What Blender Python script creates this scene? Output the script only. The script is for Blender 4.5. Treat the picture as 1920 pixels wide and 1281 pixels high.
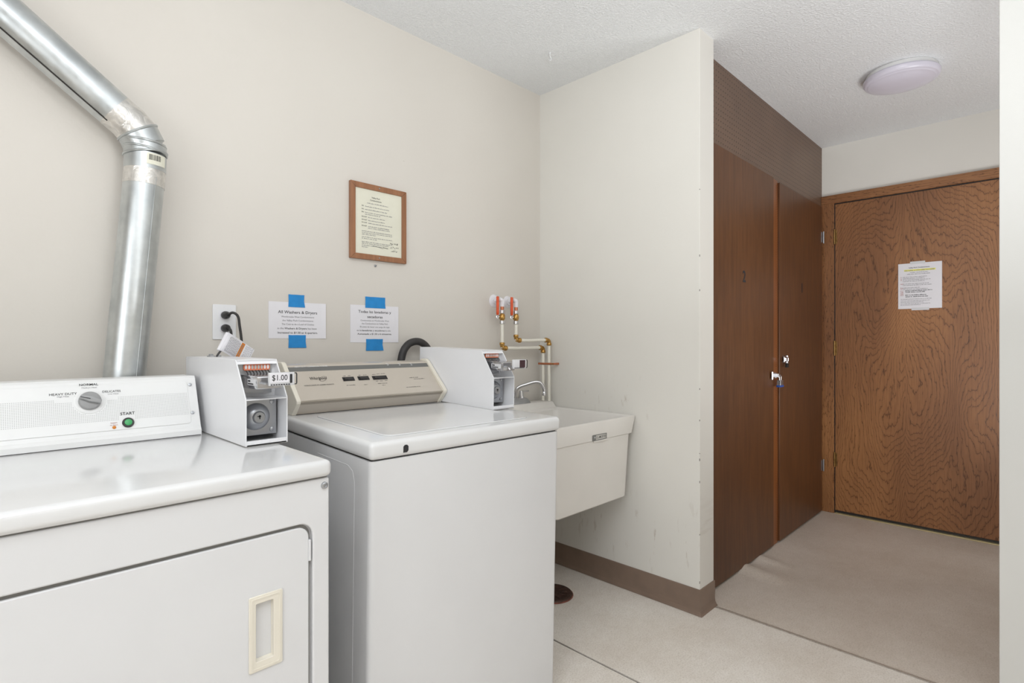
import bpy, bmesh, math, random
from mathutils import Vector, Matrix
random.seed(7)
for o in list(bpy.data.objects): bpy.data.objects.remove(o)
S = bpy.context.scene
COL = S.collection
# ------------------------------------------------------------------ camera
FPX = 1027.0; A = math.radians(44.75); CH = 1.15
FW = Vector((math.cos(A), math.sin(A), 0)); RT = Vector((math.sin(A), -math.cos(A), 0))
cd = bpy.data.cameras.new('camera'); cam = bpy.data.objects.new('camera', cd); COL.objects.link(cam)
cd.sensor_width = 36; cd.lens = 36 * FPX / 1920; cd.clip_start = .02
cam.location = (0, 0, CH); cam.rotation_euler = (math.pi/2, 0, A - math.pi/2)
S.camera = cam
# ------------------------------------------------------------------ world, lights, exposure
w = bpy.data.worlds.new('world'); S.world = w; w.use_nodes = True
w.node_tree.nodes['Background'].inputs[0].default_value = (.9, .95, 1, 1)
w.node_tree.nodes['Background'].inputs[1].default_value = .3
def area(name, loc, target, sx, sy, power, col):
    l = bpy.data.lights.new(name, 'AREA'); l.shape = 'RECTANGLE'; l.size = sx; l.size_y = sy; l.energy = power; l.color = col
    o = bpy.data.objects.new(name, l); COL.objects.link(o); o.location = loc
    o.rotation_euler = (Vector(target) - Vector(loc)).to_track_quat('-Z', 'Y').to_euler(); return o
area('window_daylight', (-1.72, .10, 1.40), (2.2, .75, 1.30), 1.7, 1.5, 25, (.925, .965, 1))
area('room_overhead_fill', (-.2, .0, 2.40), (.15, .25, 0), 1.2, .4, 12, (.94, .97, 1))  # unseen overhead fill, added to lift the floor and machine tops
area('ceiling_bounce_fill', (.45, -.30, 1.25), (.47, -.28, 2.47), .6, .6, 46, (.93, .967, 1))  # added up-facing fill, out of view, to brighten the ceiling
area('hall_fill', (2.75, -.35, .80), (3.85, .45, 2.2), .8, .8, 17, (.97, .985, 1))  # unseen uplight added to brighten the hall ceiling and door wall
S.view_settings.view_transform = 'Standard'; S.view_settings.look = 'None'
S.view_settings.gamma = 1; S.view_settings.use_curve_mapping = False; S.view_settings.exposure = 0.0

# ------------------------------------------------------------------ materials
def rgb(r, g, b):
    f = lambda c: ((c/255+.055)/1.055)**2.4 if c > 10 else c/255/12.92
    return (f(r), f(g), f(b), 1)
class NT:
    def __init__(s, name):
        s.m = bpy.data.materials.new(name); s.m.use_nodes = True; s.t = s.m.node_tree
        s.b = s.t.nodes['Principled BSDF']; s.geo = None
    def n(s, typ, **kw):
        x = s.t.nodes.new(typ)
        for k, v in kw.items(): setattr(x, k, v)
        return x
    def l(s, a, b): s.t.links.new(a, b)
    def pos(s):
        if not s.geo: s.geo = s.n('ShaderNodeNewGeometry')
        return s.geo.outputs['Position']
    def map(s, sc, src=None):
        m = s.n('ShaderNodeMapping'); m.inputs['Scale'].default_value = sc; s.l(src or s.pos(), m.inputs[0]); return m.outputs[0]
    def noise(s, vec, scale, detail=2, rough=.5, dist=0):
        n = s.n('ShaderNodeTexNoise'); s.l(vec, n.inputs['Vector']); n.inputs['Scale'].default_value = scale
        n.inputs['Detail'].default_value = detail; n.inputs['Roughness'].default_value = rough; n.inputs['Distortion'].default_value = dist
        return n.outputs[0]
    def ramp(s, fac, stops, interp='LINEAR'):
        r = s.n('ShaderNodeValToRGB'); r.color_ramp.interpolation = interp; s.l(fac, r.inputs[0])
        e = r.color_ramp.elements
        while len(e) < len(stops): e.new(.5)
        for i, (p, c) in enumerate(stops): e[i].position = p; e[i].color = c if len(c) == 4 else (*c, 1)
        return r.outputs[0]
    def math(s, op, a, b=None, c=None):
        n = s.n('ShaderNodeMath', operation=op)
        for i, v in enumerate((a, b, c)):
            if v is None: continue
            if isinstance(v, (int, float)): n.inputs[i].default_value = v
            else: s.l(v, n.inputs[i])
        return n.outputs[0]
    def mix(s, fac, a, b, blend='MIX'):
        n = s.n('ShaderNodeMix', data_type='RGBA', blend_type=blend)
        for k, v in ((0, fac), (6, a), (7, b)):
            if isinstance(v, (int, float)): n.inputs[k].default_value = v
            elif isinstance(v, tuple): n.inputs[k].default_value = v
            else: s.l(v, n.inputs[k])
        return n.outputs[2]
    def bump(s, h, strength, dist=.01):
        b = s.n('ShaderNodeBump'); b.inputs['Strength'].default_value = strength; b.inputs['Distance'].default_value = dist
        s.l(h, b.inputs['Height']); s.l(b.outputs[0], s.b.inputs['Normal'])
    def base(s, c, rough=.5, metal=0, spec=None, coat=0):
        if isinstance(c, tuple): s.b.inputs['Base Color'].default_value = c
        else: s.l(c, s.b.inputs['Base Color'])
        s.b.inputs['Roughness'].default_value = rough; s.b.inputs['Metallic'].default_value = metal
        if spec is not None: s.b.inputs['Specular IOR Level'].default_value = spec
        if coat: s.b.inputs['Coat Weight'].default_value = coat; s.b.inputs['Coat Roughness'].default_value = .12
        return s.m
def plain(name, c, rough=.5, metal=0, var=.04, vs=8, bump=0, bs=60, coat=0):
    t = NT(name); n = t.noise(t.pos(), vs, 3)
    lo = tuple(x*(1-var) for x in c[:3])+(1,); hi = tuple(min(1, x*(1+var)) for x in c[:3])+(1,)
    m = t.base(t.ramp(n, [(.3, lo), (.7, hi)]), rough, metal, coat=coat)
    if bump: t.bump(t.noise(t.pos(), bs, 3), bump, .004)
    return m
M = {}
def wallmat():
    t = NT('cream_wall_paint')
    n = t.noise(t.pos(), 1.3, 3); c = t.ramp(n, [(.3, rgb(214, 208, 200)), (.7, rgb(219, 214, 206))])
    sp = t.noise(t.pos(), 38, 2); spk = t.ramp(sp, [(.0, (1, 1, 1)), (.80, (1, 1, 1)), (.83, (.75, .72, .68))])
    t.base(t.mix(1, c, spk, 'MULTIPLY'), .62)
    t.bump(t.noise(t.pos(), 140, 3), .08, .003); return t.m
M['wall'] = wallmat()
def partmat():
    t = NT('white_partition_paint')
    n = t.noise(t.pos(), 1.6, 3); c = t.ramp(n, [(.3, rgb(226, 223, 216)), (.7, rgb(231, 228, 221))])
    # drip stains and scuffs above the sink end of the partition
    s2 = t.n('ShaderNodeSeparateXYZ'); t.l(t.pos(), s2.inputs[0])
    st = t.noise(t.map((1, 30, 7)), 1.2, 4, .65)
    zone = t.math('MULTIPLY', t.math('SUBTRACT', 1, t.math('MINIMUM', t.math('MULTIPLY', t.math('ABSOLUTE', t.math('SUBTRACT', s2.outputs[2], .88)), 7), 1)), t.math('GREATER_THAN', s2.outputs[1], 1.3))
    low = t.math('SUBTRACT', 1, t.math('MINIMUM', t.math('MULTIPLY', t.math('ABSOLUTE', t.math('SUBTRACT', s2.outputs[2], .28)), 4), 1))
    k = t.math('MULTIPLY', t.math('MAXIMUM', zone, low), t.ramp(st, [(.60, (0, 0, 0)), (.72, (1, 1, 1))]))
    t.base(t.mix(t.math('MULTIPLY', k, .45), c, rgb(160, 140, 115)), .55)
    t.bump(t.noise(t.pos(), 140, 3), .06, .003); return t.m
M['partition'] = partmat()
def ceilmat():
    t = NT('stippled_ceiling')
    a = t.noise(t.pos(), 105, 4, .6); b = t.noise(t.pos(), 190, 2)
    t.base(t.ramp(b, [(.2, rgb(228, 229, 230)), (.8, rgb(243, 244, 245))]), .55)
    t.bump(t.math('ADD', t.ramp(a, [(.42, (0, 0, 0)), (.66, (1, 1, 1))]), t.math('MULTIPLY', b, .5)), .42, .007); return t.m
M['ceiling'] = ceilmat()
def floormat(dark):
    t = NT('linoleum_speckled_%s' % ('hall' if dark else 'room'))
    a = t.noise(t.pos(), 170, 4, .75); b = t.noise(t.pos(), 2.2, 4, .6); c0 = t.noise(t.pos(), 30, 3, .6)
    c = t.ramp(a, [(.25, rgb(204, 195, 184)), (.5, rgb(238, 231, 222)), (.8, rgb(250, 246, 239))])
    c = t.mix(1, c, t.ramp(b, [(.3, (.86, .83, .80)), (.65, (1, 1, 1))]), 'MULTIPLY')
    c = t.mix(1, c, t.ramp(c0, [(.2, (.93, .92, .9)), (.6, (1, 1, 1))]), 'MULTIPLY')
    sp = t.noise(t.pos(), 55, 1); c = t.mix(1, c, t.ramp(sp, [(.13, (.35, .3, .25)), (.16, (1, 1, 1))]), 'MULTIPLY')
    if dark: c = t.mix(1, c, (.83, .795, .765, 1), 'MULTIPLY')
    t.base(c, .42 if dark else .5); t.bump(a, .08, .002); return t.m
M['floor_hall'] = floormat(True); M['floor_room'] = floormat(False)
def oakmat(name, vertical=True, seed=0.0, axis='y'):
    """dark stained oak veneer with wavy cathedral figure"""
    t = NT(name)
    s = t.n('ShaderNodeSeparateXYZ'); t.l(t.pos(), s.inputs[0])
    al, ac = (s.outputs[2], s.outputs[1]) if vertical else (s.outputs[1], s.outputs[2])
    u = t.math('SUBTRACT', ac, .74)
    cb = t.n('ShaderNodeCombineXYZ'); t.l(t.math('MULTIPLY', ac, 1), cb.inputs[0]); t.l(t.math('MULTIPLY', al, .33), cb.inputs[1]); cb.inputs[2].default_value = seed
    big = t.noise(cb.outputs[0], 3.1, 1.5, .45, .3)
    cb2 = t.n('ShaderNodeCombineXYZ'); t.l(ac, cb2.inputs[0]); t.l(t.math('MULTIPLY', al, .22), cb2.inputs[1]); cb2.inputs[2].default_value = seed+3
    jag = t.noise(cb2.outputs[0], 26, 3, .6)
    if vertical and seed == 0.0:
        # flat-sawn figure: long ovals round a heart with a spike up the middle
        ua = t.math('ABSOLUTE', t.math('SUBTRACT', ac, .66))
        spike = t.math('MULTIPLY', t.math('EXPONENT', t.math('MULTIPLY', ua, -14.0)), .34)
        zz = t.math('SUBTRACT', t.math('SUBTRACT', al, .80), spike)
        a2 = t.math('POWER', t.math('DIVIDE', ua, .30), 2); b2 = t.math('POWER', t.math('ABSOLUTE', t.math('DIVIDE', zz, .80)), 2)
        r = t.math('SQRT', t.math('ADD', a2, b2))
        f = t.math('ADD', t.math('ADD', t.math('MULTIPLY', r, 1.0), t.math('MULTIPLY', big, 1.9)), t.math('MULTIPLY', jag, .20))
        k = 14
    else:
        f = t.math('ADD', t.math('MULTIPLY', big, .9), t.math('ADD', t.math('MULTIPLY', jag, .25), t.math('MULTIPLY', ac, 3.0))); k = 22
    v = t.math('FRACT', t.math('MULTIPLY', f, k))
    line = t.ramp(v, [(0, (.34, .30, .28)), (.04, (.40, .36, .34)), (.12, (.90, .90, .90)), (.7, (1, 1, 1)), (.95, (.86, .85, .84)), (1, (.34, .30, .28))])
    pores = t.noise(t.map((1, 150, 4) if vertical else (1, 4, 150)), 1.6, 3, .7)
    tone = t.noise(cb.outputs[0], 1.7, 2)
    c = t.ramp(tone, [(.3, rgb(122, 80, 52)), (.5, rgb(150, 102, 64)), (.72, rgb(182, 128, 80))])
    c = t.mix(.9, c, line, 'MULTIPLY')
    c = t.mix(1, c, t.ramp(pores, [(.3, (.72, .68, .66)), (.55, (1, 1, 1))]), 'MULTIPLY')
    t.base(c, .34); t.b.inputs['Specular IOR Level'].default_value = .5
    t.bump(t.ramp(v, [(0, (0, 0, 0)), (.15, (1, 1, 1)), (.9, (1, 1, 1)), (1, (0, 0, 0))]), .08, .002); return t.m
M['oak'] = oakmat('oak_door_veneer'); M['oak_v'] = oakmat('oak_casing_upright', True, 7.3); M['oak_h'] = oakmat('oak_casing_head', False, 4.1)
def plymat(name, c1, c2, rough=.42):
    t = NT(name)
    g = t.noise(t.map((22, 22, 1.6)), 3, 4, .6); st = t.noise(t.pos(), 2.0, 3)
    c = t.ramp(g, [(.3, c1), (.7, c2)])
    c = t.mix(1, c, t.ramp(st, [(.3, (.78, .76, .74)), (.7, (1, 1, 1))]), 'MULTIPLY')
    sc = t.noise(t.pos(), 26, 1); c = t.mix(t.ramp(sc, [(.845, (0, 0, 0)), (.86, (1, 1, 1))]), c, rgb(190, 165, 140))
    t.base(c, rough); t.bump(g, .05, .003); return t.m
M['ply'] = plymat('brown_hardboard_door', rgb(86, 52, 26), rgb(108, 68, 37))
def pegmat():
    t = NT('brown_pegboard')
    s = t.n('ShaderNodeSeparateXYZ'); t.l(t.pos(), s.inputs[0])
    fx = t.math('SUBTRACT', t.math('FRACT', t.math('MULTIPLY', s.outputs[0], 39.37)), .5)
    fz = t.math('SUBTRACT', t.math('FRACT', t.math('MULTIPLY', s.outputs[2], 39.37)), .5)
    d = t.math('SQRT', t.math('ADD', t.math('MULTIPLY', fx, fx), t.math('MULTIPLY', fz, fz)))
    hole = t.ramp(d, [(.10, (0, 0, 0)), (.15, (1, 1, 1))])
    n = t.noise(t.pos(), 3, 3); c = t.ramp(n, [(.3, rgb(100, 77, 61)), (.7, rgb(116, 91, 73))])
    t.base(t.mix(hole, rgb(38, 22, 14), c), .4); t.bump(hole, .6, .003); return t.m
M['peg'] = pegmat()
M['strip'] = plymat('orange_brown_strip', rgb(126, 72, 34), rgb(150, 90, 44), .35)
M['enamel'] = plain('white_enamel', rgb(224, 224, 224), .16, var=.01, coat=.35)
M['enamel_front'] = plain('white_enamel_panel', rgb(222, 222, 223), .3, var=.01)
M['coinwhite'] = plain('white_powder_coat', rgb(236, 236, 238), .3, var=.012)
M['console_white'] = plain('white_console', rgb(232, 232, 231), .38, var=.01)
M['cream'] = plain('cream_plastic', rgb(232, 226, 212), .4, var=.02)
M['beige'] = plain('beige_console', rgb(205, 196, 184), .33, metal=.25, var=.02)
M['beige_dark'] = plain('taupe_console_foot', rgb(178, 169, 156), .3, metal=.45, var=.03)
M['bandgrey'] = plain('grey_band', rgb(112, 112, 110), .4)
M['black'] = plain('black_plastic', rgb(38, 36, 36), .4)
M['rubber'] = plain('black_rubber', rgb(52, 50, 50), .55, bump=.2)
M['dark'] = plain('dark_gap', rgb(46, 42, 39), .9)
M['seam'] = plain('grey_seam', rgb(140, 138, 134), .8)
M['ink'] = plain('black_ink', rgb(45, 44, 46), .8, var=0)
M['greyink'] = plain('grey_ink', rgb(140, 138, 142), .8, var=0)
M['whiteink'] = plain('white_ink', rgb(235, 235, 235), .7, var=0)
M['dotink'] = plain('pale_grey_ink', rgb(188, 188, 187), .7, var=0)
M['paper'] = plain('white_paper', rgb(232, 230, 234), .8, var=.01)
M['oldpaper'] = plain('cream_paper', rgb(226, 224, 207), .6, var=.03, vs=5)
M['tape'] = plain('blue_painters_tape', rgb(34, 138, 208), .6, var=.06, vs=40)
M['frame'] = plymat('picture_frame_oak', rgb(146, 100, 70), rgb(170, 120, 86), .4)
M['base'] = plain('brown_vinyl_base', rgb(131, 111, 97), .38, var=.08, vs=14)
M['sink'] = plain('white_sink_composite', rgb(226, 222, 216), .38, var=.015)
M['chrome'] = plain('chrome', rgb(205, 205, 208), .13, 1, var=.03)
M['steel'] = plain('brushed_steel', rgb(178, 180, 184), .34, 1, var=.06, vs=30)
M['brass'] = plain('brass_fitting', rgb(186, 146, 84), .3, 1, var=.25, vs=60)
M['bronze'] = plain('weathered_brass_hinge', rgb(150, 120, 75), .4, 1, var=.25, vs=60)
M['copper'] = plain('copper', rgb(196, 126, 94), .35, .9, var=.15, vs=50)
M['pex'] = plain('white_pipe', rgb(236, 232, 220), .4, var=.02)
M['orange'] = plain('orange_handle', rgb(224, 88, 44), .45, var=.1, vs=50)
M['orangelabel'] = plain('orange_plastic', rgb(226, 128, 92), .5)
M['tagorange'] = plain('orange_print', rgb(208, 126, 44), .6)
M['green'] = plain('green_button', rgb(70, 168, 102), .35)
M['amber'] = plain('amber_lens', rgb(214, 132, 40), .3)
M['knob'] = plain('grey_knob', rgb(158, 158, 158), .38, var=.03)
M['yellow'] = plain('yellow_highlight', rgb(236, 232, 120), .7)
M['red'] = plain('red_print', rgb(180, 110, 105), .8)
M['maroon'] = plain('maroon_label', rgb(66, 38, 44), .4)
M['fixture'] = plain('opal_diffuser', rgb(214, 210, 222), .28, var=.01)
M['lockblue'] = plain('blue_lock_bumper', rgb(42, 80, 160), .45)
M['cast'] = plain('rusty_cast_iron', rgb(74, 52, 44), .6, .3, var=.4, vs=70, bump=.6)
M['rust'] = plain('rust_edge', rgb(140, 84, 70), .6, .3, var=.3, vs=70)
def galv():
    t = NT('galvanised_duct'); n = t.noise(t.pos(), 14, 3, .6); n2 = t.noise(t.map((60, 60, 5)), 1, 3)
    t.base(t.ramp(n, [(.3, rgb(184, 189, 191)), (.7, rgb(208, 212, 213))]), .34, 1)
    t.l(t.ramp(n2, [(.3, (.3, .3, .3)), (.7, (.42, .42, .42))]), t.b.inputs['Roughness'])
    t.bump(t.noise(t.pos(), 9, 2), .12, .01); return t.m
M['galv'] = galv()
def foil():
    t = NT('foil_tape'); n = t.noise(t.pos(), 45, 3, .6, .8)
    t.base(t.ramp(n, [(.3, rgb(196, 194, 190)), (.7, rgb(232, 229, 224))]), .3, .75); t.bump(n, .4, .005); return t.m
M['foil'] = foil()
M['threshold'] = plain('pale_brass_threshold', rgb(226, 210, 160), .3, .6)
M['glass_plain'] = plain('dusty_acrylic', rgb(216, 216, 218), .25, var=.02)

# ------------------------------------------------------------------ mesh helpers
def finish(bm, name, mat, smooth=False):
    bmesh.ops.recalc_face_normals(bm, faces=bm.faces[:])
    me = bpy.data.meshes.new(name); bm.to_mesh(me); bm.free()
    me.materials.append(M[mat] if isinstance(mat, str) else mat)
    if smooth:
        for p in me.polygons: p.use_smooth = True
        try: me.set_sharp_from_angle(angle=math.radians(38))
        except Exception: pass
    return me
def link(name, data, parent=None, mtx=None, local=False):
    """mtx places the data in WORLD space unless local, then in the parent's space."""
    o = bpy.data.objects.new(name, data); COL.objects.link(o)
    m = mtx or Matrix()
    if parent is not None:
        o.parent = parent
        pm = WM.get(parent.name, Matrix())
        lm = m if local else pm.inverted() @ m
        o.matrix_basis = lm; WM[o.name] = pm @ lm
    else:
        o.matrix_basis = m; WM[o.name] = m
    return o
WM = {}
def thing(name, label, cat, mtx, group=None):
    o = bpy.data.objects.new(name, None); COL.objects.link(o); o.empty_display_size = .05
    o.matrix_basis = mtx; WM[o.name] = mtx; o['label'] = label; o['category'] = cat
    if group: o['group'] = group
    return o
def struct(o): o['kind'] = 'structure'; return o
def T(x, y, z): return Matrix.Translation((x, y, z))
class B:
    """collects shapes into one mesh"""
    def __init__(s): s.bm = bmesh.new()
    def _m(s, verts, mtx):
        if mtx: bmesh.ops.transform(s.bm, matrix=mtx, verts=verts)
    def box(s, x0, x1, y0, y1, z0, z1, bev=0, seg=2, mtx=None, vert_only=False):
        t = bmesh.new(); bmesh.ops.create_cube(t, size=1)
        for v in t.verts:
            v.co = Vector((x0 if v.co.x < 0 else x1, y0 if v.co.y < 0 else y1, z0 if v.co.z < 0 else z1))
        if bev:
            ed = [e for e in t.edges if not vert_only or abs(e.verts[0].co.z-e.verts[1].co.z) > 1e-6]
            bmesh.ops.bevel(t, geom=ed, offset=bev, segments=seg, affect='EDGES', profile=.5)
        if mtx: bmesh.ops.transform(t, matrix=mtx, verts=t.verts[:])
        s._join(t); return s
    def _join(s, t):
        me = bpy.data.meshes.new('t'); t.to_mesh(me); t.free(); s.bm.from_mesh(me); bpy.data.meshes.remove(me)
    def prism(s, prof, a, b, axis='x', bev=0, mtx=None):
        """prof: 2D points; axis x -> (y,z), y -> (x,z), z -> (x,y)"""
        t = bmesh.new()
        P = {'x': lambda p, k: (k, p[0], p[1]), 'y': lambda p, k: (p[0], k, p[1]), 'z': lambda p, k: (p[0], p[1], k)}[axis]
        v0 = [t.verts.new(P(p, a)) for p in prof]; v1 = [t.verts.new(P(p, b)) for p in prof]
        t.faces.new(v0); t.faces.new(v1[::-1]); n = len(prof)
        for i in range(n): t.faces.new((v0[i], v1[i], v1[(i+1) % n], v0[(i+1) % n]))
        if bev: bmesh.ops.bevel(t, geom=t.edges[:], offset=bev, segments=2, affect='EDGES', profile=.5)
        if mtx: bmesh.ops.transform(t, matrix=mtx, verts=t.verts[:])
        s._join(t); return s
    def lathe(s, prof, n=32, mtx=None, cap=True):
        """prof (r,z) about z"""
        t = bmesh.new(); rings = []
        for r, z in prof:
            rings.append([t.verts.new((r*math.cos(2*math.pi*i/n), r*math.sin(2*math.pi*i/n), z)) for i in range(n)])
        for a, b in zip(rings, rings[1:]):
            for i in range(n): t.faces.new((a[i], a[(i+1) % n], b[(i+1) % n], b[i]))
        if cap: t.faces.new(rings[0][::-1]); t.faces.new(rings[-1])
        if mtx: bmesh.ops.transform(t, matrix=mtx, verts=t.verts[:])
        s._join(t); return s
    def tube(s, path, r, n=14, cap=True, ell=None):
        t = bmesh.new(); path = [Vector(p) for p in path]; rings = []
        rr = r if isinstance(r, (list, tuple)) else [r]*len(path)
        d = (path[1]-path[0]).normalized(); up = Vector((0, 0, 1)) if abs(d.z) < .9 else Vector((1, 0, 0))
        u = d.cross(up).normalized()
        for i, p in enumerate(path):
            d = ((path[min(i+1, len(path)-1)]-path[i]).normalized() + (path[i]-path[max(i-1, 0)]).normalized()).normalized()
            u = (u - d*u.dot(d)).normalized(); v = d.cross(u)
            k = 1.0
            if 0 < i < len(path)-1:
                k = 1/max(.5, (path[i+1]-path[i]).normalized().dot(d))
            e1, e2 = ell or (1, 1)
            rings.append([t.verts.new(p + (u*math.cos(2*math.pi*j/n)*e1 + v*math.sin(2*math.pi*j/n)*e2)*rr[i]) for j in range(n)])
        for a, b in zip(rings, rings[1:]):
            for i in range(n): t.faces.new((a[i], a[(i+1) % n], b[(i+1) % n], b[i]))
        if cap: t.faces.new(rings[0][::-1]); t.faces.new(rings[-1])
        s._join(t); return s
    def loft(s, loops, cap=True):
        t = bmesh.new(); R = [[t.verts.new(p) for p in L] for L in loops]
        for a, b in zip(R, R[1:]):
            n = len(a)
            for i in range(n): t.faces.new((a[i], a[(i+1) % n], b[(i+1) % n], b[i]))
        if cap: t.faces.new(R[0][::-1]); t.faces.new(R[-1])
        s._join(t); return s
    def end(s, name, mat, parent=None, mtx=None, local=False, smooth=False):
        return link(name, finish(s.bm, name, mat, smooth), parent, mtx, local)
def rrect(x0, x1, y0, y1, r, n=6):
    P = []
    for cx, cy, a0 in ((x1-r, y1-r, 0), (x0+r, y1-r, 90), (x0+r, y0+r, 180), (x1-r, y0+r, 270)):
        for i in range(n+1):
            a = math.radians(a0+90*i/n); P.append((cx+r*math.cos(a), cy+r*math.sin(a)))
    return P
def circ(cx, cy, r, n=24, ry=None): return [(cx+r*math.cos(2*math.pi*i/n), cy+(ry or r)*math.sin(2*math.pi*i/n)) for i in range(n)]
def shape(name, loops, thick, mat, parent, mtx, bevel=0, local=False):
    """flat shape (first loop outer, further loops holes or more shapes) lying in local xy, from z=0 to z=thick"""
    c = bpy.data.curves.new(name, 'CURVE'); c.dimensions = '2D'; c.fill_mode = 'BOTH'
    c.extrude = max(thick/2-bevel, 0); c.bevel_depth = bevel; c.bevel_resolution = 2
    if bevel: c.offset = -bevel
    for L in loops:
        sp = c.splines.new('POLY'); sp.points.add(len(L)-1); sp.use_cyclic_u = True
        for p, q in zip(sp.points, L): p.co = (q[0], q[1], 0, 1)
    c.materials.append(M[mat]); return link(name, c, parent, mtx @ T(0, 0, thick/2), local)
def text(s, body, size, x, y, mat, parent, mtx, align='CENTER', name='text_line', bold=0.0, sx=1.0, w=.0003, shear=0, local=False, width=None):
    c = bpy.data.curves.new(name, 'FONT'); c.body = body; c.size = size; c.align_x = align; c.align_y = 'CENTER'
    c.offset = bold*size*.45; c.shear = shear; c.extrude = .00008; c.resolution_u = 3; c.fill_mode = 'FRONT'
    c.materials.append(M[mat])
    if width: sx = width / max(.0001, size*.5*max(len(body), 1))
    return link(name, c, parent, mtx @ T(x, y, w) @ Matrix.Diagonal((sx, 1, 1, 1)), local)
def fauxline(b, x0, x1, y, h, seed, dens=.82):
    """a line of print too small to read: broken strokes"""
    r = random.Random(seed); x = x0
    while x < x1:
        wl = r.uniform(2, 7)*h*.6; e = min(x+wl, x1); k = x
        while k < e-.2*h:
            sw = h*r.uniform(.18, .45); hh = h*r.choice((.55, .55, .6, .9, .75))
            v = [b.verts.new((k, y, 0)), b.verts.new((min(k+sw, e), y, 0)), b.verts.new((min(k+sw, e), y+hh, 0)), b.verts.new((k, y+hh, 0))]
            b.faces.new(v); k += sw + h*.16
        x = e + h*.45
def faux(name, lines, mat, parent, mtx, local=False):
    b = bmesh.new()
    for i, (x0, x1, y, h) in enumerate(lines): fauxline(b, x0, x1, y, h, i*13+int(abs(x0)*9999) % 97)
    me = bpy.data.meshes.new(name); b.to_mesh(me); b.free(); me.materials.append(M[mat])
    o = link(name, me, parent, mtx @ T(0, 0, .0004), local); o['kind'] = 'stuff'; return o
def frame(o, x, y):
    x = Vector(x).normalized(); y = Vector(y).normalized(); n = x.cross(y).normalized(); y = n.cross(x)
    m = Matrix.Identity(4)
    for i in range(3): m[i][0] = x[i]; m[i][1] = y[i]; m[i][2] = n[i]; m[i][3] = o[i]
    return m
def hit(px, py, fr):
    """point of a real surface (plane fr) seen at a pixel of the photograph, in the plane's own coordinates"""
    D = FW + RT*((px-960)/FPX) + Vector((0, 0, -(py-640.5)/FPX)); o = fr.translation; n = fr.col[2].xyz
    C = Vector((0, 0, CH)); k = (o-C).dot(n)/D.dot(n); p = fr.inverted() @ (C + D*k); return (p.x, p.y)
def toward(d):
    return Vector(d).to_track_quat('Z', 'Y').to_matrix().to_4x4()

# ================================================================== SETTING
YA = 1.96; XB = 2.19; YE = 1.06; H = 2.468; XD = 4.144; YC = 1.130
b = B(); b.box(-1.8, 4.3, -1.65, 2.1, -.12, -.006)
fl = b.end('floor', 'dark'); struct(fl)
def sheet(x0, x1, y0, y1, mat, ripple=None, nx=1, ny=1):
    bm = bmesh.new(); V = []
    for j in range(ny+1):
        row = []
        for i in range(nx+1):
            x = x0+(x1-x0)*i/nx; y = y0+(y1-y0)*j/ny; z = ripple(x, y) if ripple else 0
            row.append(bm.verts.new((x, y, z)))
        V.append(row)
    for j in range(ny):
        for i in range(nx): bm.faces.new((V[j][i], V[j][i+1], V[j+1][i+1], V[j+1][i]))
    # skirt gives the sheet its thickness
    for e in [e for e in bm.edges if len(e.link_faces) == 1]:
        a, c = e.verts; bm.faces.new((a, c, bm.verts.new((c.co.x, c.co.y, -.005)), bm.verts.new((a.co.x, a.co.y, -.005))))
    me = bpy.data.meshes.new('floor_sheet'); bm.normal_update(); bm.to_mesh(me); bm.free(); me.materials.append(M[mat])
    for p in me.polygons: p.use_smooth = len(me.polygons) > 20 and abs(p.normal.z) > .5
    return link('floor_sheet', me, fl)
def rip(x, y):
    def ridge(cx, w, hgt, y1, y0):
        c = cx - (YC-y)*.10
        k = max(0, min(1, (y-y0)/(y1-y0))); k = k*k*(3-2*k)
        return hgt*k*math.exp(-((x-c)/w)**2)
    return ridge(2.80, .055, .022, 1.12, .84) + ridge(2.99, .04, .014, 1.12, .90)
G1 = .0042
sheet(-1.8, 1.612-G1, -1.65, 2.0, 'floor_room')
sheet(1.612+G1, 2.303-G1, -1.65, 2.0, 'floor_room')
sheet(2.303+G1, 4.3, -1.65, 1.25, 'floor_hall', rip, 120, 110)
def wall(name, *a, mat='wall', bev=0):
    b = B(); b.box(*a, bev=bev); return struct(b.end(name, mat))
wall('ceiling', -1.8, 4.3, -1.65, 2.1, H, H+.1, mat='ceiling')
wall('wall_back', -1.8, 2.32, YA, YA+.1, -.1, H+.05)
wall('wall_partition', XB, 2.322, YE, YA+.02, -.1, H+.05, mat='partition', bev=.002)
wall('wall_closet', 2.322, 4.3, 1.20, 1.3, -.1, H+.05)
wall('wall_hall', XD, XD+.1, -1.65, 1.25, -.1, H+.05, mat='partition')
M['jamb'] = plain('dimmed_jamb_paint', rgb(213, 212, 208), .55, var=.012, vs=2)  # white greyed in the colour to offset strong light on this wall
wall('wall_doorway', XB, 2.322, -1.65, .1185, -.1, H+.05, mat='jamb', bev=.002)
wall('wall_left', -1.9, -1.8, -1.65, 2.1, -.1, H+.05)
wall('wall_front', -1.8, 4.3, -1.75, -1.65, -.1, H+.05)
wall('wall_corridor', 2.322, XD, -1.1, -1.0, -.1, H+.05)
# vinyl cove base along the partition, round its end
def cove(pts, name, mat='base'):
    prof = [(.0, .1065), (.003, .1065), (.004, .1045), (.004, .03), (.006, .016), (.011, .006), (.017, .001), (.0, .001)]
    L = [[(f(o)[0], f(o)[1], z) for (o, z) in prof] for f in pts]
    b = B(); b.loft(L); return struct(b.end(name, mat))
cove([lambda o: (XB-o, YA), lambda o: (XB-o, YE-o), lambda o: (2.326, YE-o)], 'baseboard_partition')
cove([lambda o: (-1.8, YA-o), lambda o: (XB-.005, YA-o)], 'baseboard_back')
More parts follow.
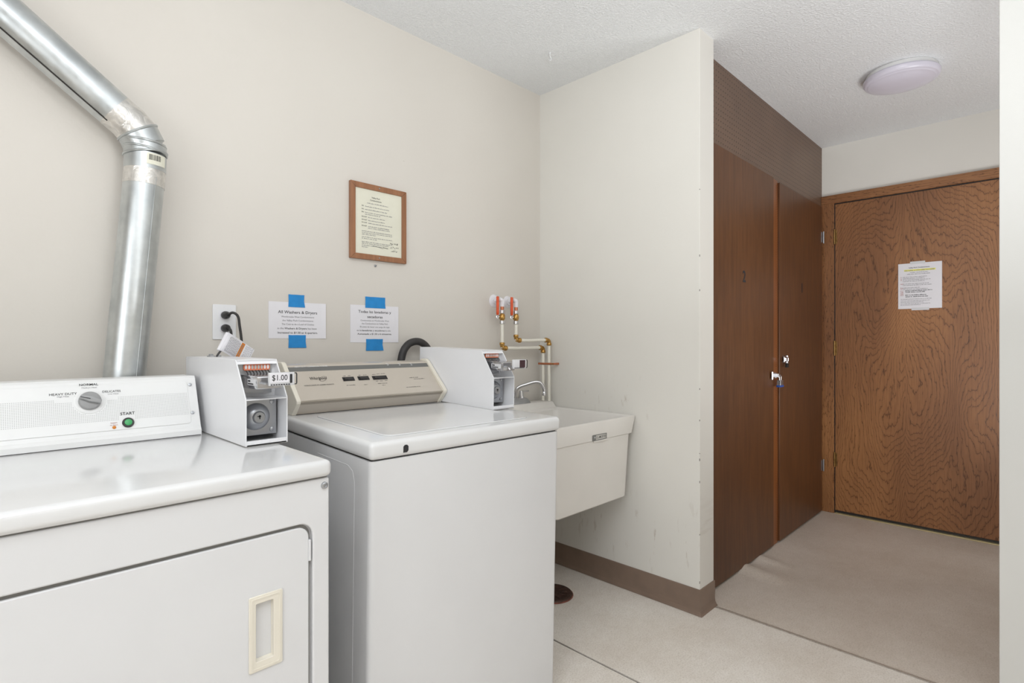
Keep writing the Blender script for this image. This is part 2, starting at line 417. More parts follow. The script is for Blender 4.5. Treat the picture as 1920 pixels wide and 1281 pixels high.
# paint chips and dried drips low on the partition edge
b = B()
r = random.Random(3)
for k in range(11):
    z = r.uniform(.12, .95) if k > 2 else r.uniform(1.1, 2.2); hh = r.uniform(.003, .012)
    b.box(XB-.0006, XB+.0022, YE-.0006, YE+.0022, z, z+hh)
o = b.end('paint_chips', plain('chipped_plaster', rgb(150, 146, 138), .8), bpy.data.objects['wall_partition']); o['kind'] = 'stuff'

# ---------------------------------------------------------------- closet with pegboard front
FC = frame((0, YC, 0), (1, 0, 0), (0, 0, 1))
clo = thing('storage_closet', 'tall brown storage closet with pegboard front and two flat doors, beside the hall', 'closet', T(3.2, YC, 0))
b = B(); b.box(2.322, XD-.001, YC, YC+.012, .004, H-.001); b.end('pegboard', 'peg', clo)
def closet_door(x0, x1, z0, z1, label, num, nx, nz, hinges, hx):
    b = B(); b.box(x0, x1, YC-.016, YC-.0005, z0, z1, bev=.0015, seg=1)
    d = b.end('closet_door', 'ply', clo); d['label'] = label
    fr = T(0, -.0165, 0) @ FC
    t = text(None, num, .080, nx, nz, 'ink', d, fr, name='stencilled_number', bold=.05)
    for z in hinges:
        b = B(); b.box(hx-.016, hx-.001, YC-.0185, YC-.016, z-.035, z+.035)
        b.lathe([(.0045, -.04), (.0045, .04)], 10, T(hx+.003, YC-.0235, z)); b.end('hinge', 'steel', d, smooth=False)
    return d
dr2 = closet_door(2.325, 3.196, .012, 2.066, 'closet door stencilled with the number 2', '2', 2.787, 1.475, (1.80, .35), 2.347)
dr1 = closet_door(3.290, 4.088, .012, 2.056, 'closet door stencilled with the number 1', '1', 3.676, 1.478, (1.851, .317), 4.094)
b = B(); b.box(3.201, 3.286, YC-.006, YC-.0005, .004, 2.066, bev=.0008, seg=1)
for k in range(150):
    z = .02+k*.0135; b.box(3.262, 3.284, YC-.0068, YC-.0055, z, z+.005)
b.end('centre_strip', 'strip', clo)
def hasp(d, x, z, s):
    b = B(); b.box(x-.026*s, x-.018*s if s > 0 else x+.018, YC-.0235, YC-.020, z-.02, z+.02) if s > 0 else b.box(x+.018, x+.03, YC-.0235, YC-.020, z-.02, z+.02)
    e = x-.03*s
    b.lathe([(.005, -.021), (.005, .021)], 12, T(e, YC-.026, z))
    b.box(min(e, x+.030*s), max(e, x+.030*s), YC-.030, YC-.0275, z-.016, z+.016, bev=.001, seg=1)
    b.box(x+.010*s-.002, x+.010*s+.002, YC-.046, YC-.028, z-.010, z+.010, bev=.001, seg=1)
    b.end('hasp', 'chrome', d)
hasp(dr2, 3.175, .962, 1)
hasp(dr1, 3.352, 1.047, -1)
def padlock(x, z, y, s, label, body, bumper):
    t = thing('padlock', label, 'padlock', T(x, y, z))
    p = []
    hw = .0125*s
    p.append((x-hw, y, z-.02*s))
    for i in range(13):
        a = math.pi*(1-i/12); p.append((x+hw*math.cos(a), y, z+hw*math.sin(a)))
    p.append((x+hw, y, z-.02*s))
    b = B(); b.tube(p, .0034*s, 10); b.end('shackle', 'chrome', t, smooth=True)
    b = B()
    for k in range(5):
        e = .0 if k % 2 else .0006
        b.box(x-.022*s-e, x+.022*s+e, y-.0095*s-e, y+.0095*s+e, z-(.045-.0056*k)*s, z-(.0396-.0056*k)*s, bev=.0008, seg=1)
    b.end('lock_body', body, t)
    b = B(); b.box(x-.026*s, x+.026*s, y-.0125*s, y+.0125*s, z-.056*s, z-.0445*s, bev=.003, seg=2); b.end('bumper', bumper, t, smooth=True)
    return t
padlock(3.232, .951, YC-.038, 1.0, 'silver padlock with a blue bumper hanging on the hasp of closet door 2', 'steel', 'lockblue')
padlock(3.344, 1.036, YC-.038, .62, 'small dark padlock hanging on the upper hasp of closet door 1', 'black', 'black')

# ---------------------------------------------------------------- oak door at the hall end
dr = bpy.data.objects.new('door_1', None); COL.objects.link(dr); dr.location = (XD, .6, 0); WM['door_1'] = T(XD, .6, 0); struct(dr)
dr['label'] = 'oak veneer door with wavy dark grain at the end of the hall'
y0, y1 = .145, 1.046
b = B(); b.box(XD-.012, XD-.0005, y0, y1, .022, 2.068, bev=.001, seg=1); slab = b.end('door_slab', 'oak', dr)
b = B(); b.box(XD-.02, XD-.0002, y1+.006, YC-.0006, .0, 2.131, bev=.002, seg=1); b.end('door_casing', 'oak_v', dr)
b = B(); b.box(XD-.02, XD-.0002, .079, y0-.006, .0, 2.131, bev=.002, seg=1); b.end('door_casing', 'oak_v', dr)
b = B(); b.box(XD-.021, XD-.0002, 0.079, YC-.0005, 2.076, 2.1325, bev=.002, seg=1); b.end('door_casing', 'oak_h', dr)
b = B(); b.box(XD-.006, XD-.0001, y0-.006, y1+.006, .0, 2.076); b.end('door_stop', 'black', dr)
b = B(); b.box(XD-.03, XD-.0005, y0, y1, .0005, .006, bev=.002, seg=1); b.end('threshold', 'threshold', dr)
for z in (1.85, 1.105, .36):
    b = B(); b.box(XD-.0135, XD-.0115, y1-.012, y1-.001, z-.045, z+.045)
    b.lathe([(.0055, -.05), (.0055, .05)], 12, T(XD-.019, y1+.003, z)); 
    for q in (-.03, 0, .03): b.lathe([(.0065, -.004), (.0065, .004)], 12, T(XD-.019, y1+.003, z+q))
    b.end('hinge', 'bronze', dr)
# notice on the oak door
FD = frame((XD-.0135, 0, 0), (0, -1, 0), (0, 0, 1))
nt = thing('door_notice', 'white printed notice with a yellow highlighted line taped to the oak door', 'notice', T(XD-.0135, .587, 1.49))
x0, x1, z0, z1 = -.6957, -.4788, 1.352, 1.632
shape('paper_sheet', [[(x0, z0), (x1, z0), (x1, z1), (x0, z1-.0)]], .0008, 'paper', nt, FD)
FN = T(-.0010, 0, 0) @ FD
shape('clear_tape', [rrect(-.635, -.56, z1-.006, z1+.010, .001, 2)], .0004, 'glass_plain', nt, T(-.0009, 0, 0) @ FD)
shape('clear_tape', [rrect(-.628, -.54, z0-.010, z0+.006, .001, 2)], .0004, 'glass_plain', nt, T(-.0009, 0, 0) @ FD)
shape('highlight', [[(-.665, 1.583), (-.51, 1.583), (-.51, 1.594), (-.665, 1.594)]], .0001, 'yellow', nt, FN)
FN2 = T(-.0004, 0, 0) @ FN
text(None, 'Valley Park Condominiums', .0095, -.59, 1.604, 'ink', nt, FN2, bold=.01)
faux('small_print', [(-.663, -.512, 1.585, .006), (-.635, -.545, 1.573, .005), (-.65, -.535, 1.563, .005)] +
     [(-.672, -.672+q, zz, .005) for zz, q in ((1.546, .12), (1.537, .11), (1.528, .14), (1.519, .11), (1.504, .13), (1.495, .145), (1.480, .085), (1.471, .125))] +
     [(-.683, -.683+q, zz, .0042) for zz, q in ((1.41, .155), (1.40, .145), (1.391, .115), (1.382, .15), (1.374, .10))], 'greyink', nt, FN2)
faux('bold_print', [(-.66, -.525, 1.461, .0062), (-.658, -.56, 1.452, .0062), (-.66, -.553, 1.434, .0062), (-.658, -.545, 1.424, .0062)], 'ink', nt, FN2)
faux('red_print', [(-.684, -.676, 1.546, .005), (-.684, -.676, 1.537, .005), (-.684, -.676, 1.528, .005)] + [(-.684, -.668, zz, .005) for zz in (1.504, 1.48, 1.471, 1.461, 1.452, 1.443, 1.434)], 'red', nt, FN2)

# ---------------------------------------------------------------- ceiling light, hook
cl = thing('ceiling_light', 'round flush ceiling light with opal dome in the hall', 'light', T(3.24, .535, H))
b = B(); b.lathe([(.143, 0), (.145, -.002), (.145, -.020), (.143, -.022)], 48); b.end('light_base', 'console_white', cl, T(3.24, .535, H), smooth=True)
b = B(); b.lathe([(.141, -.018), (.152, -.020), (.157, -.027), (.156, -.037), (.150, -.046), (.145, -.0485), (.141, -.0487), (.137, -.0520), (.133, -.0535), (.130, -.0537), (.118, -.059), (.085, -.066), (.05, -.0695), (.001, -.071)], 64)
b.end('diffuser', 'fixture', cl, T(3.24, .535, H), smooth=True)
hk = thing('ceiling_hook', 'small white painted screw hook in the ceiling', 'hook', T(1.90, 1.64, H))
p = [(1.90, 1.64, H), (1.90, 1.64, H-.014)] + [(1.90+.009*math.sin(a), 1.64, H-.023+.009*math.cos(a)) for a in [math.pi*k/8 for k in range(0, 11)]]
b = B(); b.tube(p, .0022, 8); b.end('hook_wire', 'ceiling', hk, smooth=True)
b = B(); b.lathe([(.007, 0), (.007, -.002), (.004, -.004)], 16); b.end('hook_flange', 'ceiling', hk, T(1.90, 1.64, H))

# ================================================================== DRYER
DT = .90
dy = thing('clothes_dryer', 'white coin dryer with square cream-handled door under the duct', 'dryer', T(.215, 1.45, 0))
X0, X1 = -.128, .5575
b = B(); b.box(X0+.003, X1-.003, 1.112, 1.80, .02, .8615, bev=.004)
b.end('cabinet', 'enamel_front', dy)
b = B(); b.box(X0, X1, 1.088, 1.82, .8645, DT, bev=.012, seg=4); b.end('top_panel', 'enamel', dy, smooth=True)
b = B(); b.box(X0+.006, X1-.006, 1.104, 1.80, .860, .8655); b.end('top_gap', 'seam', dy)
FDR = frame((0, 1.112, 0), (1, 0, 0), (0, 0, 1))
shape('front_frame', [rrect(X0+.002, X1-.002, .05, .861, .004, 2), rrect(-.088, .5195, .13, .7735, .028)[::-1]], .012, 'enamel_front', dy, FDR, .003)
shape('door_gap', [rrect(-.086, .517, .132, .771, .026), rrect(-.075, .505, .145, .757, .02)[::-1]], .0015, 'seam', dy, FDR)
hole = rrect(.4035, .4450, .524, .642, .003, 3)
door = shape('door', [rrect(-.082, .5125, .136, .7665, .024), hole[::-1]], .0085, 'enamel_front', dy, FDR, .0025)
F2 = T(0, -.0085, 0) @ FDR
hd = shape('door_handle', [rrect(.392, .4565, .508, .655, .003, 3), rrect(.4050, .4385, .527, .6395, .002, 3)[::-1]], .0035, 'cream', door, F2, .0012); hd['label'] = 'cream recessed cup handle'
b = B()
o1 = [(.405, 1.103, .527), (.4385, 1.103, .527), (.4385, 1.103, .6395), (.405, 1.103, .6395)]
o2 = [(.411, 1.150, .535), (.436, 1.150, .535), (.436, 1.150, .632), (.411, 1.150, .632)]
b.loft([o1, o2], cap=False); bb = b.bm; bb.verts.ensure_lookup_table(); bb.faces.new([bb.verts[i] for i in (4, 5, 6, 7)])
b.end('handle_cup', 'cream', door)
shape('handle_rim', [rrect(.3965, .452, .5125, .6505, .002, 3), rrect(.399, .4495, .515, .648, .002, 3)[::-1]], .001, 'cream', door, T(0, -.0035, 0) @ F2)
for z in (.715, .24):
    b = B(); b.box(.5115, .5165, 1.101, 1.110, z-.022, z+.022, bev=.001, seg=1); b.end('door_hinge', 'enamel_front', door)
b = B(); b.lathe([(.0075, 0), (.007, .003), (.004, .0045), (.0035, .003), (.001, .003)], 20, frame((.5444, 1.1, .8455), (1, 0, 0), (0, 0, 1))); b.end('screw', 'steel', dy, smooth=True)
# console
prof = [(1.628, DT), (1.628, .914), (1.632, .920), (1.634, .922), (1.688, 1.050), (1.694, 1.0555), (1.80, 1.054), (1.80, DT)]
b = B(); b.prism(prof, X0+.004, .458); con = b.end('console', 'console_white', dy)
b = B(); b.box(X0+.006, .456, 1.6275, 1.79, .8995, .9012); b.end('console_gap', 'dark', dy)
FK = frame((0, 1.633, .921), (1, 0, 0), (0, .054, .128)); FKs = FK @ T(0, 0, .0006)
ku, kv = hit(168, 753, FK); su, sv = hit(240, 793, FK); lu, lv = hit(214, 802, FK)
ru, rtop = hit(345, 712, FK); _, rbot = hit(350, 794, FK)
shape('face_overlay', [rrect(X0+.012, .436, .012, .132, .008)], .0012, 'console_white', con, FK, .0004)
# printed dot grid
bm = bmesh.new()
for i in range(150):
    for j in range(16):
        u = .432-i*.0036; v = .038+j*.0039
        if u < X0+.02 or math.hypot(u-ku, v-kv) < .034: continue
        if v > .092 and (.155 < u < .184 or ku-.06 < u < ku-.02 or ku+.02 < u < ku+.055): continue
        if abs(u-su) < .016 and v < .046: continue
        q = .00085
        bm.faces.new([bm.verts.new((u+a*q, v+c*q, 0)) for a, c in ((-1, -1), (1, -1), (1, 1), (-1, 1))])
me = bpy.data.meshes.new('dot_print'); bm.to_mesh(me); bm.free(); me.materials.append(M['dotink'])
o = link('dot_print', me, con, FK @ T(0, 0, .0014)); o['kind'] = 'stuff'
FKt = FK @ T(0, 0, .0013)
b = B(); b.lathe([(.0315, 0), (.0315, .001), (.028, .0016)], 40, FKt @ T(ku, kv, 0)); b.end('knob_ring', 'console_white', con)
b = B(); b.lathe([(.0225, 0), (.0225, .006), (.021, .009), (.0195, .010)], 40, FKt @ T(ku, kv, .001))
b.prism([(-.0215, -.0045), (-.0215, .0045), (.0, .0065), (.0215, .006), (.0215, -.0035), (0, -.0065)], .010, .019, 'z', .0015, FKt @ T(ku, kv, .001) @ Matrix.Rotation(math.radians(-24), 4, 'Z'))
kb = b.end('cycle_knob', 'knob', con, smooth=True); kb['label'] = 'round grey cycle knob'
b = B(); b.box(-.021, -.001, -.0007, .0007, .0195, .0203, mtx=FKt @ T(ku, kv, .001) @ Matrix.Rotation(math.radians(-18), 4, 'Z')); b.end('knob_pointer', 'ink', con)
b = B(); b.lathe([(.0125, 0), (.0125, .003), (.0115, .0042), (.0085, .0042), (.008, .003)], 36, FKt @ T(su, sv, 0)); b.end('button_ring', 'black', con, smooth=True)
b = B(); b.lathe([(.0082, 0), (.0080, .0040), (.0068, .0048)], 32, FKt @ T(su, sv, .001)); sb = b.end('start_button', 'green', con, smooth=True); sb['label'] = 'round green start button'
b = B(); b.lathe([(.0040, 0), (.0038, .0012), (.002, .0022)], 20, FKt @ T(lu, lv, 0)); ab = b.end('indicator_lamp', 'amber', con, smooth=True); ab['label'] = 'small amber indicator lens'
def tx(px, py, s, size, mat='ink', par=con, fr=FK, **kw):
    u, v = hit(px, py, fr); return text(None, s, size, u, v, mat, par, fr @ T(0, 0, .0013), **kw)
tx(166, 722, 'NORMAL', .0085, bold=.012, sx=1.08); tx(167, 727.5, 'Medium Heat', .0046, mat='greyink', sx=1.2)
tx(118, 740, 'HEAVY DUTY', .0082, bold=.008, sx=1.05); tx(118, 744.5, 'High Heat', .0046, mat='greyink', sx=1.2)
tx(209, 734.5, 'DELICATES', .0075, bold=.008, sx=1.02); tx(212, 739, 'Low Heat', .0046, mat='greyink', sx=1.2)
tx(239, 776, 'START', .0105, bold=.012, sx=1.0)
tx(213.5, 793.5, 'Insert', .0045, mat='red', sx=1.3); tx(213.5, 797.5, 'to Start', .0042, mat='red', sx=1.2)
for px, py in ((166, 730.5), (141, 743.5), (192, 740.5)):
    u, v = hit(px, py, FK); b = B(); b.lathe([(.0012, 0), (.0011, .0002)], 12, FKt @ T(u, v, 0)); b.end('index_dot', 'ink', con)
for px, py in ((356, 721.5), (361, 774)):
    u, v = hit(px, py, FK); b = B(); b.lathe([(.0045, 0), (.0042, .0016), (.002, .0022)], 20, FK @ T(u, v, 0)); b.box(-.003, .003, -.0006, .0006, .0015, .0025, mtx=FK @ T(u, v, 0)); b.end('screw', 'steel', con, smooth=True)

# ================================================================== COIN METERS
def coin_meter(mtx, label, price, length):
    t = thing('coin_meter', label, 'coin box', mtx, 'coin meters on the machines')
    W, HT = .100, .205; k = .003
    side = [(0, 0), (0, .112), (.068, HT), (length, HT), (length, 0)]
    b = B(); b.prism(side, 0, k, 'x', .0008); b.prism(side, W-k, W, 'x', .0008)
    b.box(k, W-k, .064, length, HT-k, HT); b.box(k, W-k, length-k, length, 0, HT)
    b.box(k, W-k, 0, length, 0, .004); b.box(k, W-k, 0, .003, 0, .013, bev=.0008, seg=1)
    b.box(k, W-k, 0, .080, .109, .112, bev=.0006, seg=1)
    b.prism([(.0600, .1935), (.0680, HT), (.0710, HT), (.0630, .1935)], k, W-k)
    b.box(k, W-k, .074, .077, .112, HT-k)
    b.end('housing', 'coinwhite', t, local=True, smooth=False)
    b = B(); b.box(-.0006, .0012, .0, length, -.0009, .0004); b.box(.0, W, -.0006, .0012, -.0009, .0004); b.end('base_seam', 'seam', t, T(0, 0, .0009), local=True)
    # lower lock compartment
    b = B(); b.box(k, .092, .050, .0525, .018, .1085, bev=.0006, seg=1); lp = b.end('lock_plate', 'steel', t, local=True)
    LF = frame((0, .050, 0), (1, 0, 0), (0, 0, 1))
    b = B(); b.lathe([(.0335, 0), (.0325, .003), (.0300, .009), (.0245, .0155), (.0175, .0195), (.0155, .020), (.0140, .0235), (.0125, .0252), (.0010, .0254)], 40, LF @ T(.042, .064, 0))
    b.end('lock_dome', 'steel', lp, local=False, mtx=mtx, smooth=True)
    b = B(); b.lathe([(.0030, 0), (.0030, .0004)], 16, LF @ T(.042, .067, .0256)); b.box(-.0011, .0011, -.007, .001, 0, .0004, mtx=LF @ T(.042, .067, .0256)); b.box(-.006, .0, -.0008, .0008, 0, .0004, mtx=LF @ T(.042, .067, .0256)); b.end('keyhole', 'ink', lp, mtx=mtx)
    for z in (.029, .0985):
        b = B(); b.lathe([(.0062, 0), (.0055, .0022), (.003, .0034), (.001, .0036)], 20, LF @ T(.081, z, 0)); b.end('rivet', 'steel', lp, mtx=mtx, smooth=True)
    # coin slide assembly
    b = B(); b.box(.005, .088, .0700, .0740, .122, .198, bev=.0006, seg=1); sp = b.end('slide_plate', 'steel', t, local=True)
    SF = frame((0, .0700, 0), (1, 0, 0), (0, 0, 1)); LM = lambda q: mtx @ q
    shape('slot_bezel', [rrect(.019, .083, .1775, .1935, .004, 4)], .003, 'orangelabel', sp, mtx @ SF, .0008)
    for i in range(8):
        x = .0245+i*.0076
        b = B(); b.lathe([(.0026, 0), (.0024, .0008)], 16, SF @ T(x, .1858, .003) @ Matrix.Diagonal((1, 2.1, 1, 1))); b.end('coin_slot', 'paper' if i not in (2, 3, 4, 5) else 'dotink', sp, mtx=mtx)
        b = B(); b.tube([(x, .0675, .1770), (x, .060, .1745), (x+.0012, .056, .168), (x, .052, .163)], .0013, 6); b.end('prong', 'black', sp, mtx=mtx)
    b = B(); b.prism([(.0700, .136), (.0700, .164), (.045, .167), (-.028, .167), (-.030, .165), (-.030, .139), (-.028, .137)], .016, .072, 'x', .0012)
    b.box(.0125, .0755, -.024, .070, .166, .1685, bev=.0004, seg=1)
    hs = b.end('slide_housing', 'chrome', sp, mtx=mtx, smooth=True)
    b = B(); b.box(.0152, .0164, -.020, .030, .145, .160); b.end('housing_window', 'glass_plain', sp, mtx=mtx)
    b = B(); b.box(.0148, .0158, -.006, .026, .147, .150); b.box(.0148, .0158, .012, .026, .153, .157); b.end('housing_slot', 'ink', sp, mtx=mtx)
    b = B(); b.box(.020, .068, -.066, .02, .150, .1535, bev=.0005, seg=1); b.box(.0245, .030, -.056, -.030, .1525, .1545)
    b.end('slide_tray', 'steel', sp, mtx=mtx)
    b = B(); b.box(.027, .0865, -.072, -.062, .1465, .1775, bev=.0022, seg=2); b.end('slide_handle', 'glass_plain', sp, mtx=mtx, smooth=True)
    HF = frame((0, -.0722, 0), (1, 0, 0), (0, 0, 1))
    if price:
        shape('price_card', [rrect(.029, .072, .154, .1755, .001, 2)], .0005, 'paper', sp, mtx @ HF)
        text(None, '$1.00', .0185, .0505, .1648, 'ink', sp, mtx @ HF @ T(0, 0, .0006), bold=.004, sx=.88, name='price_text')
        shape('card_end', [rrect(.0745, .080, .152, .173, .001, 2)], .0006, 'ink', sp, mtx @ HF)
    else:
        
        shape('price_card', [rrect(.054, .080, .150, .1755, .001, 2)], .0005, 'maroon', sp, mtx @ HF)
    bm = B()
    for i in range(8): bm.box(.030+i*.0058, .0335+i*.0058, -.0733, -.0722, .1483, .1505)
    bm.end('coin_marks', 'ink', sp, mtx=mtx)
    b = B(); b.tube([(.084, -.068, .175), (.0905, -.0705, .175), (.0915, -.0705, .172), (.0915, -.0705, .152), (.0905, -.0705, .149), (.084, -.068, .149)], .0014, 8); b.end('pull_bracket', 'black', sp, mtx=mtx, smooth=True)
    b = B(); b.box(.006, .086, .0655, .0700, .1205, .1225); b.end('plate_lip', 'steel', sp, mtx=mtx)
    for x, y in ((.05, .22), (.05, .30)):
        pass
    return t
coin_meter(T(.4735, 1.352, .9005) , 'white coin meter on the dryer with its price card reading $1.00', True, .48)
# ================================================================== WASHER (stands slightly turned and tipped forward on its rear feet)
MW = T(.692, 1.161, .906) @ Matrix.Rotation(math.radians(-1.84), 4, 'Z') @ Matrix.Rotation(math.radians(1.326), 4, 'X')
ws = thing('washing_machine', 'white top-loading coin washer with beige control console between dryer and sink', 'washer', MW)
cm2 = MW @ T(.594, .232, .0012)
coin_meter(cm2, 'white coin meter on the washer beside the sink with a dark slide card', False, .45)
b = B(); b.box(.003, .681, .006, .655, -.893, -.0475, bev=.014, seg=4, vert_only=True); b.end('cabinet', 'enamel_front', ws, local=True, smooth=True)
b = B(); b.box(.010, .674, .016, .650, -.050, -.044); b.end('top_gap', 'dark', ws, local=True)
b = B(); b.box(0, .684, 0, .66, -.0445, 0, bev=.013, seg=4); b.end('top_panel', 'enamel', ws, local=True, smooth=True)
lidp = rrect(.070, .588, .045, .480, .03)
shape('lid', [lidp], .0035, 'enamel', ws, Matrix(), .0015, local=True)
for i in range(2):
    pass
b = B()
for x in (.03, .655):
    for y in (.03, .62):
        b = B(); b.lathe([(.018, -.030), (.018, -.008), (.008, -.006), (.008, 0)], 16, T(x, y, -.876)); 
        b.end('foot', 'rubber', ws, local=True)
FWF = MW @ frame((0, 0, 0), (1, 0, 0), (0, 0, 1))
shape('lid_key_port', [[(.0905, -.0345), (.0945, -.0345+.0), (.101, -.0345), (.105, -.030), (.105, -.0195), (.101, -.0155), (.0945, -.0155), (.0905, -.0195)]], .0012, 'ink', ws, FWF @ T(0, 0, -.0003))
# side seam of the cabinet
b = B(); b.tube([(.0035, .30, -.075), (.0035, .12, -.075), (.0035, .095, -.085), (.0035, .085, -.11), (.0035, .085, -.85)], .0014, 6); b.end('side_seam', 'enamel_front', ws, local=True, smooth=True)
# console
kx = [(.532, 0), (.497, .046), (.615, .153), (.625, .160), (.655, .160), (.655, 0)]
b = B(); b.prism([(.536, .002), (.503, .046), (.618, .151), (.652, .155), (.652, .002)], .034, .578); wc = b.end('console', 'beige', ws, local=True)
foot = [(.5345, .0005), (.5355, .010), (.506, .040), (.501, .043), (.501, .0475), (.545, .0475), (.57, .0005)]
b = B(); b.prism(foot, .034, .578); b.end('console_foot', 'beige_dark', ws, local=True)
b = B(); b.box(.036, .576, .5335, .60, -.0003, .0016); b.end('console_gap', 'dark', ws, local=True)
for a, c in ((.020, .034), (.578, .592)):
    prof = [(.530, 0), (.525, .006), (.494, .040), (.4925, .048), (.496, .053), (.612, .157), (.622, .162), (.655, .161), (.655, 0)]
    b = B(); b.prism(prof, a, c, 'x', .002); ec = b.end('console_end_cap', 'cream', ws, local=True)
    b = B(); b.lathe([(.0035, 0), (.003, .0012)], 14, frame(((a+c)/2, .5275, .011), (1, 0, 0), (0, 0, 1))); b.end('screw', 'steel', ec, mtx=MW)
WF = MW @ frame((0, .503, .046), (1, 0, 0), (0, .115, .105))
shape('grey_band', [[(.034, .128), (.578, .128), (.578, .147), (.034, .147)]], .0006, 'bandgrey', wc, WF)
wx = lambda px, py, s, size, mat='ink', **kw: tx(px, py, s, size, mat, par=wc, fr=WF, **kw)
wx(583.5, 688, 'HEAVY DUTY COMMERCIAL WASHER', .0070, 'whiteink', bold=.012, sx=.95)
wx(596, 710, 'Whirlpool', .0175, bold=.003, shear=.25, sx=.78)
u, v = hit(599, 711, WF)
b = B(); b.tube([(.0135*math.cos(a), .0095*math.sin(a)+.35*.0135*math.cos(a), 0) for a in [k*math.pi/9+.6 for k in range(0, 17)]], .0004, 5); b.end('logo_ring', 'ink', wc, mtx=WF @ T(u+.012, v, .001))
wx(598.5, 722.5, "WORLD'S LEADER OF LAUNDRY PRODUCTS", .0056, bold=.006, sx=.9)
for px, py, wdt in ((653.5, 711, .042), (681.5, 709.5, .042), (712, 708.5, .058)):
    u, v = hit(px, py, WF)
    b = B(); b.box(-wdt/2, wdt/2, -.009, .009, 0, .0022, bev=.0008, seg=1); sw = b.end('rocker_switch', 'black', wc, WF @ T(u, v, 0))
    b = B(); b.prism([(-wdt*.38, .002), (-wdt*.38, .0055), (0, .003), (wdt*.30, .0035), (wdt*.30, .002)], -.005, .005, 'y', .0004); b.end('rocker', 'rubber', sw, WF @ T(u, v, 0))
faux('switch_print', [hit(640, 706.5, WF)+(0, 0)]*0 + [(hit(a, c, WF)[0], hit(e, c, WF)[0], hit(a, c, WF)[1], .0036) for a, e, c in ((643, 648, 706), (652, 658, 705.5), (672, 676, 704.5), (681, 687, 704), (698, 704, 703), (706, 712, 702), (714, 722, 701.5), (705, 709, 715.5), (713, 718, 715), (722, 727, 714.5), (650, 667, 723.5), (683, 690, 722), (709, 727, 720), (717, 723, 723), (768, 785, 709), (776, 797, 711.5), (762, 790, 727.0))], 'ink', wc, WF)
for px in (725.5, 748, 770):
    u, v = hit(px, 683.5, WF)
    b = B(); b.tube([(-.004, .0045, 0), (.001, .005, 0), (.003, .002, 0), (-.001, -.001, 0)], .0006, 5); b.tube([(.004, .0, 0), (.004, -.005, 0), (-.002, -.0045, 0)], .0006, 5)
    b.end('band_symbol', 'whiteink', wc, WF @ T(u, v, .001))

# ================================================================== DUCT
du = thing('dryer_duct', 'galvanised dryer vent duct rising and bending up along the wall', 'duct', T(.33, 1.88, .9))
YD = 1.878; RD = .0505
b = B(); b.tube([(.318, YD, .905), (.378, YD, 1.622)], RD, 48); lo = b.end('duct_pipe', 'galv', du, smooth=True)
dv = Vector((.318-.378, 0, .905-1.622)).normalized(); a0 = Vector((.378, YD, 1.622)); 
side = Vector((.40, -.9165, 0))
b = B(); b.tube([Vector((.318, YD, .905))+side*(RD-.0005), a0+side*(RD-.0005)], .0016, 6, ell=(1.6, 1)); b.end('duct_seam', 'galv', lo)
b = B(); b.tube([(.3765, YD, 1.600), (.3795, YD, 1.650)], [RD+.001]*2, 48); b.end('foil_tape', 'foil', du, smooth=True)
# adjustable elbow: gores joined by beaded rims
eu = Vector((-.78, 0, .625)).normalized()
b = B(); b.tube([(.3795, YD, 1.645), (.381, YD, 1.690)], [RD+.0015, RD+.0015], 48); b.end('elbow_gore', 'galv', du, smooth=True)
b = B(); b.tube([(.381, YD, 1.694), (.379, YD, 1.722)], [RD+.003, RD+.0025], 48); b.end('elbow_gore', 'galv', du, smooth=True)
b = B(); b.tube([(.379, YD, 1.718), (.362, YD, 1.752)], [RD+.003, RD+.003], 48); b.end('elbow_gore', 'galv', du, smooth=True)
b = B(); b.tube([(.365, YD, 1.748), (.334, YD, 1.782)], [RD+.002, RD+.001], 48); b.end('elbow_gore', 'foil', du, smooth=True)
def rim(c, n, r, tilt=0):
    n = Vector(n).normalized(); m = T(*c) @ toward(n)
    L = [(r+.0035*math.cos(a), .0035*math.sin(a)) for a in [k*math.pi/4 for k in range(9)]]
    b = B(); b.lathe(L, 48, m, cap=False); b.end('elbow_rim', 'galv', du, smooth=True)
rim((.381, YD, 1.693), (-.16, .05, 1), RD+.003); rim((.380, YD, 1.702), (.12, 0, 1), RD+.003)
rim((.376, YD, 1.722), (.05, 0, 1), RD+.004); rim((.362, YD, 1.752), (-.62, 0, 1), RD+.003)
dirv = Vector((-.285, -.0, .222)).normalized(); st = Vector((.338, YD, 1.776))
b = B(); b.tube([st-dirv*.002, st+dirv*.040], [RD+.0008]*2, 48); b.end('foil_tape', 'foil', du, smooth=True)
en = st+dirv*1.05; st2 = st+dirv*.03
b = B(); b.tube([st2, en], RD+.0002, 48); up = b.end('duct_pipe', 'galv', du, smooth=True)
pn = dirv.cross(Vector((0, 1, 0))).normalized()
if pn.z > 0: pn = -pn
sd = (pn*.88 + Vector((0, -1, 0))*.475).normalized()
b = B(); b.tube([st2+sd*(RD+.0002), en+sd*(RD+.0002)], .0022, 6); b.end('duct_seam', 'dark', up)
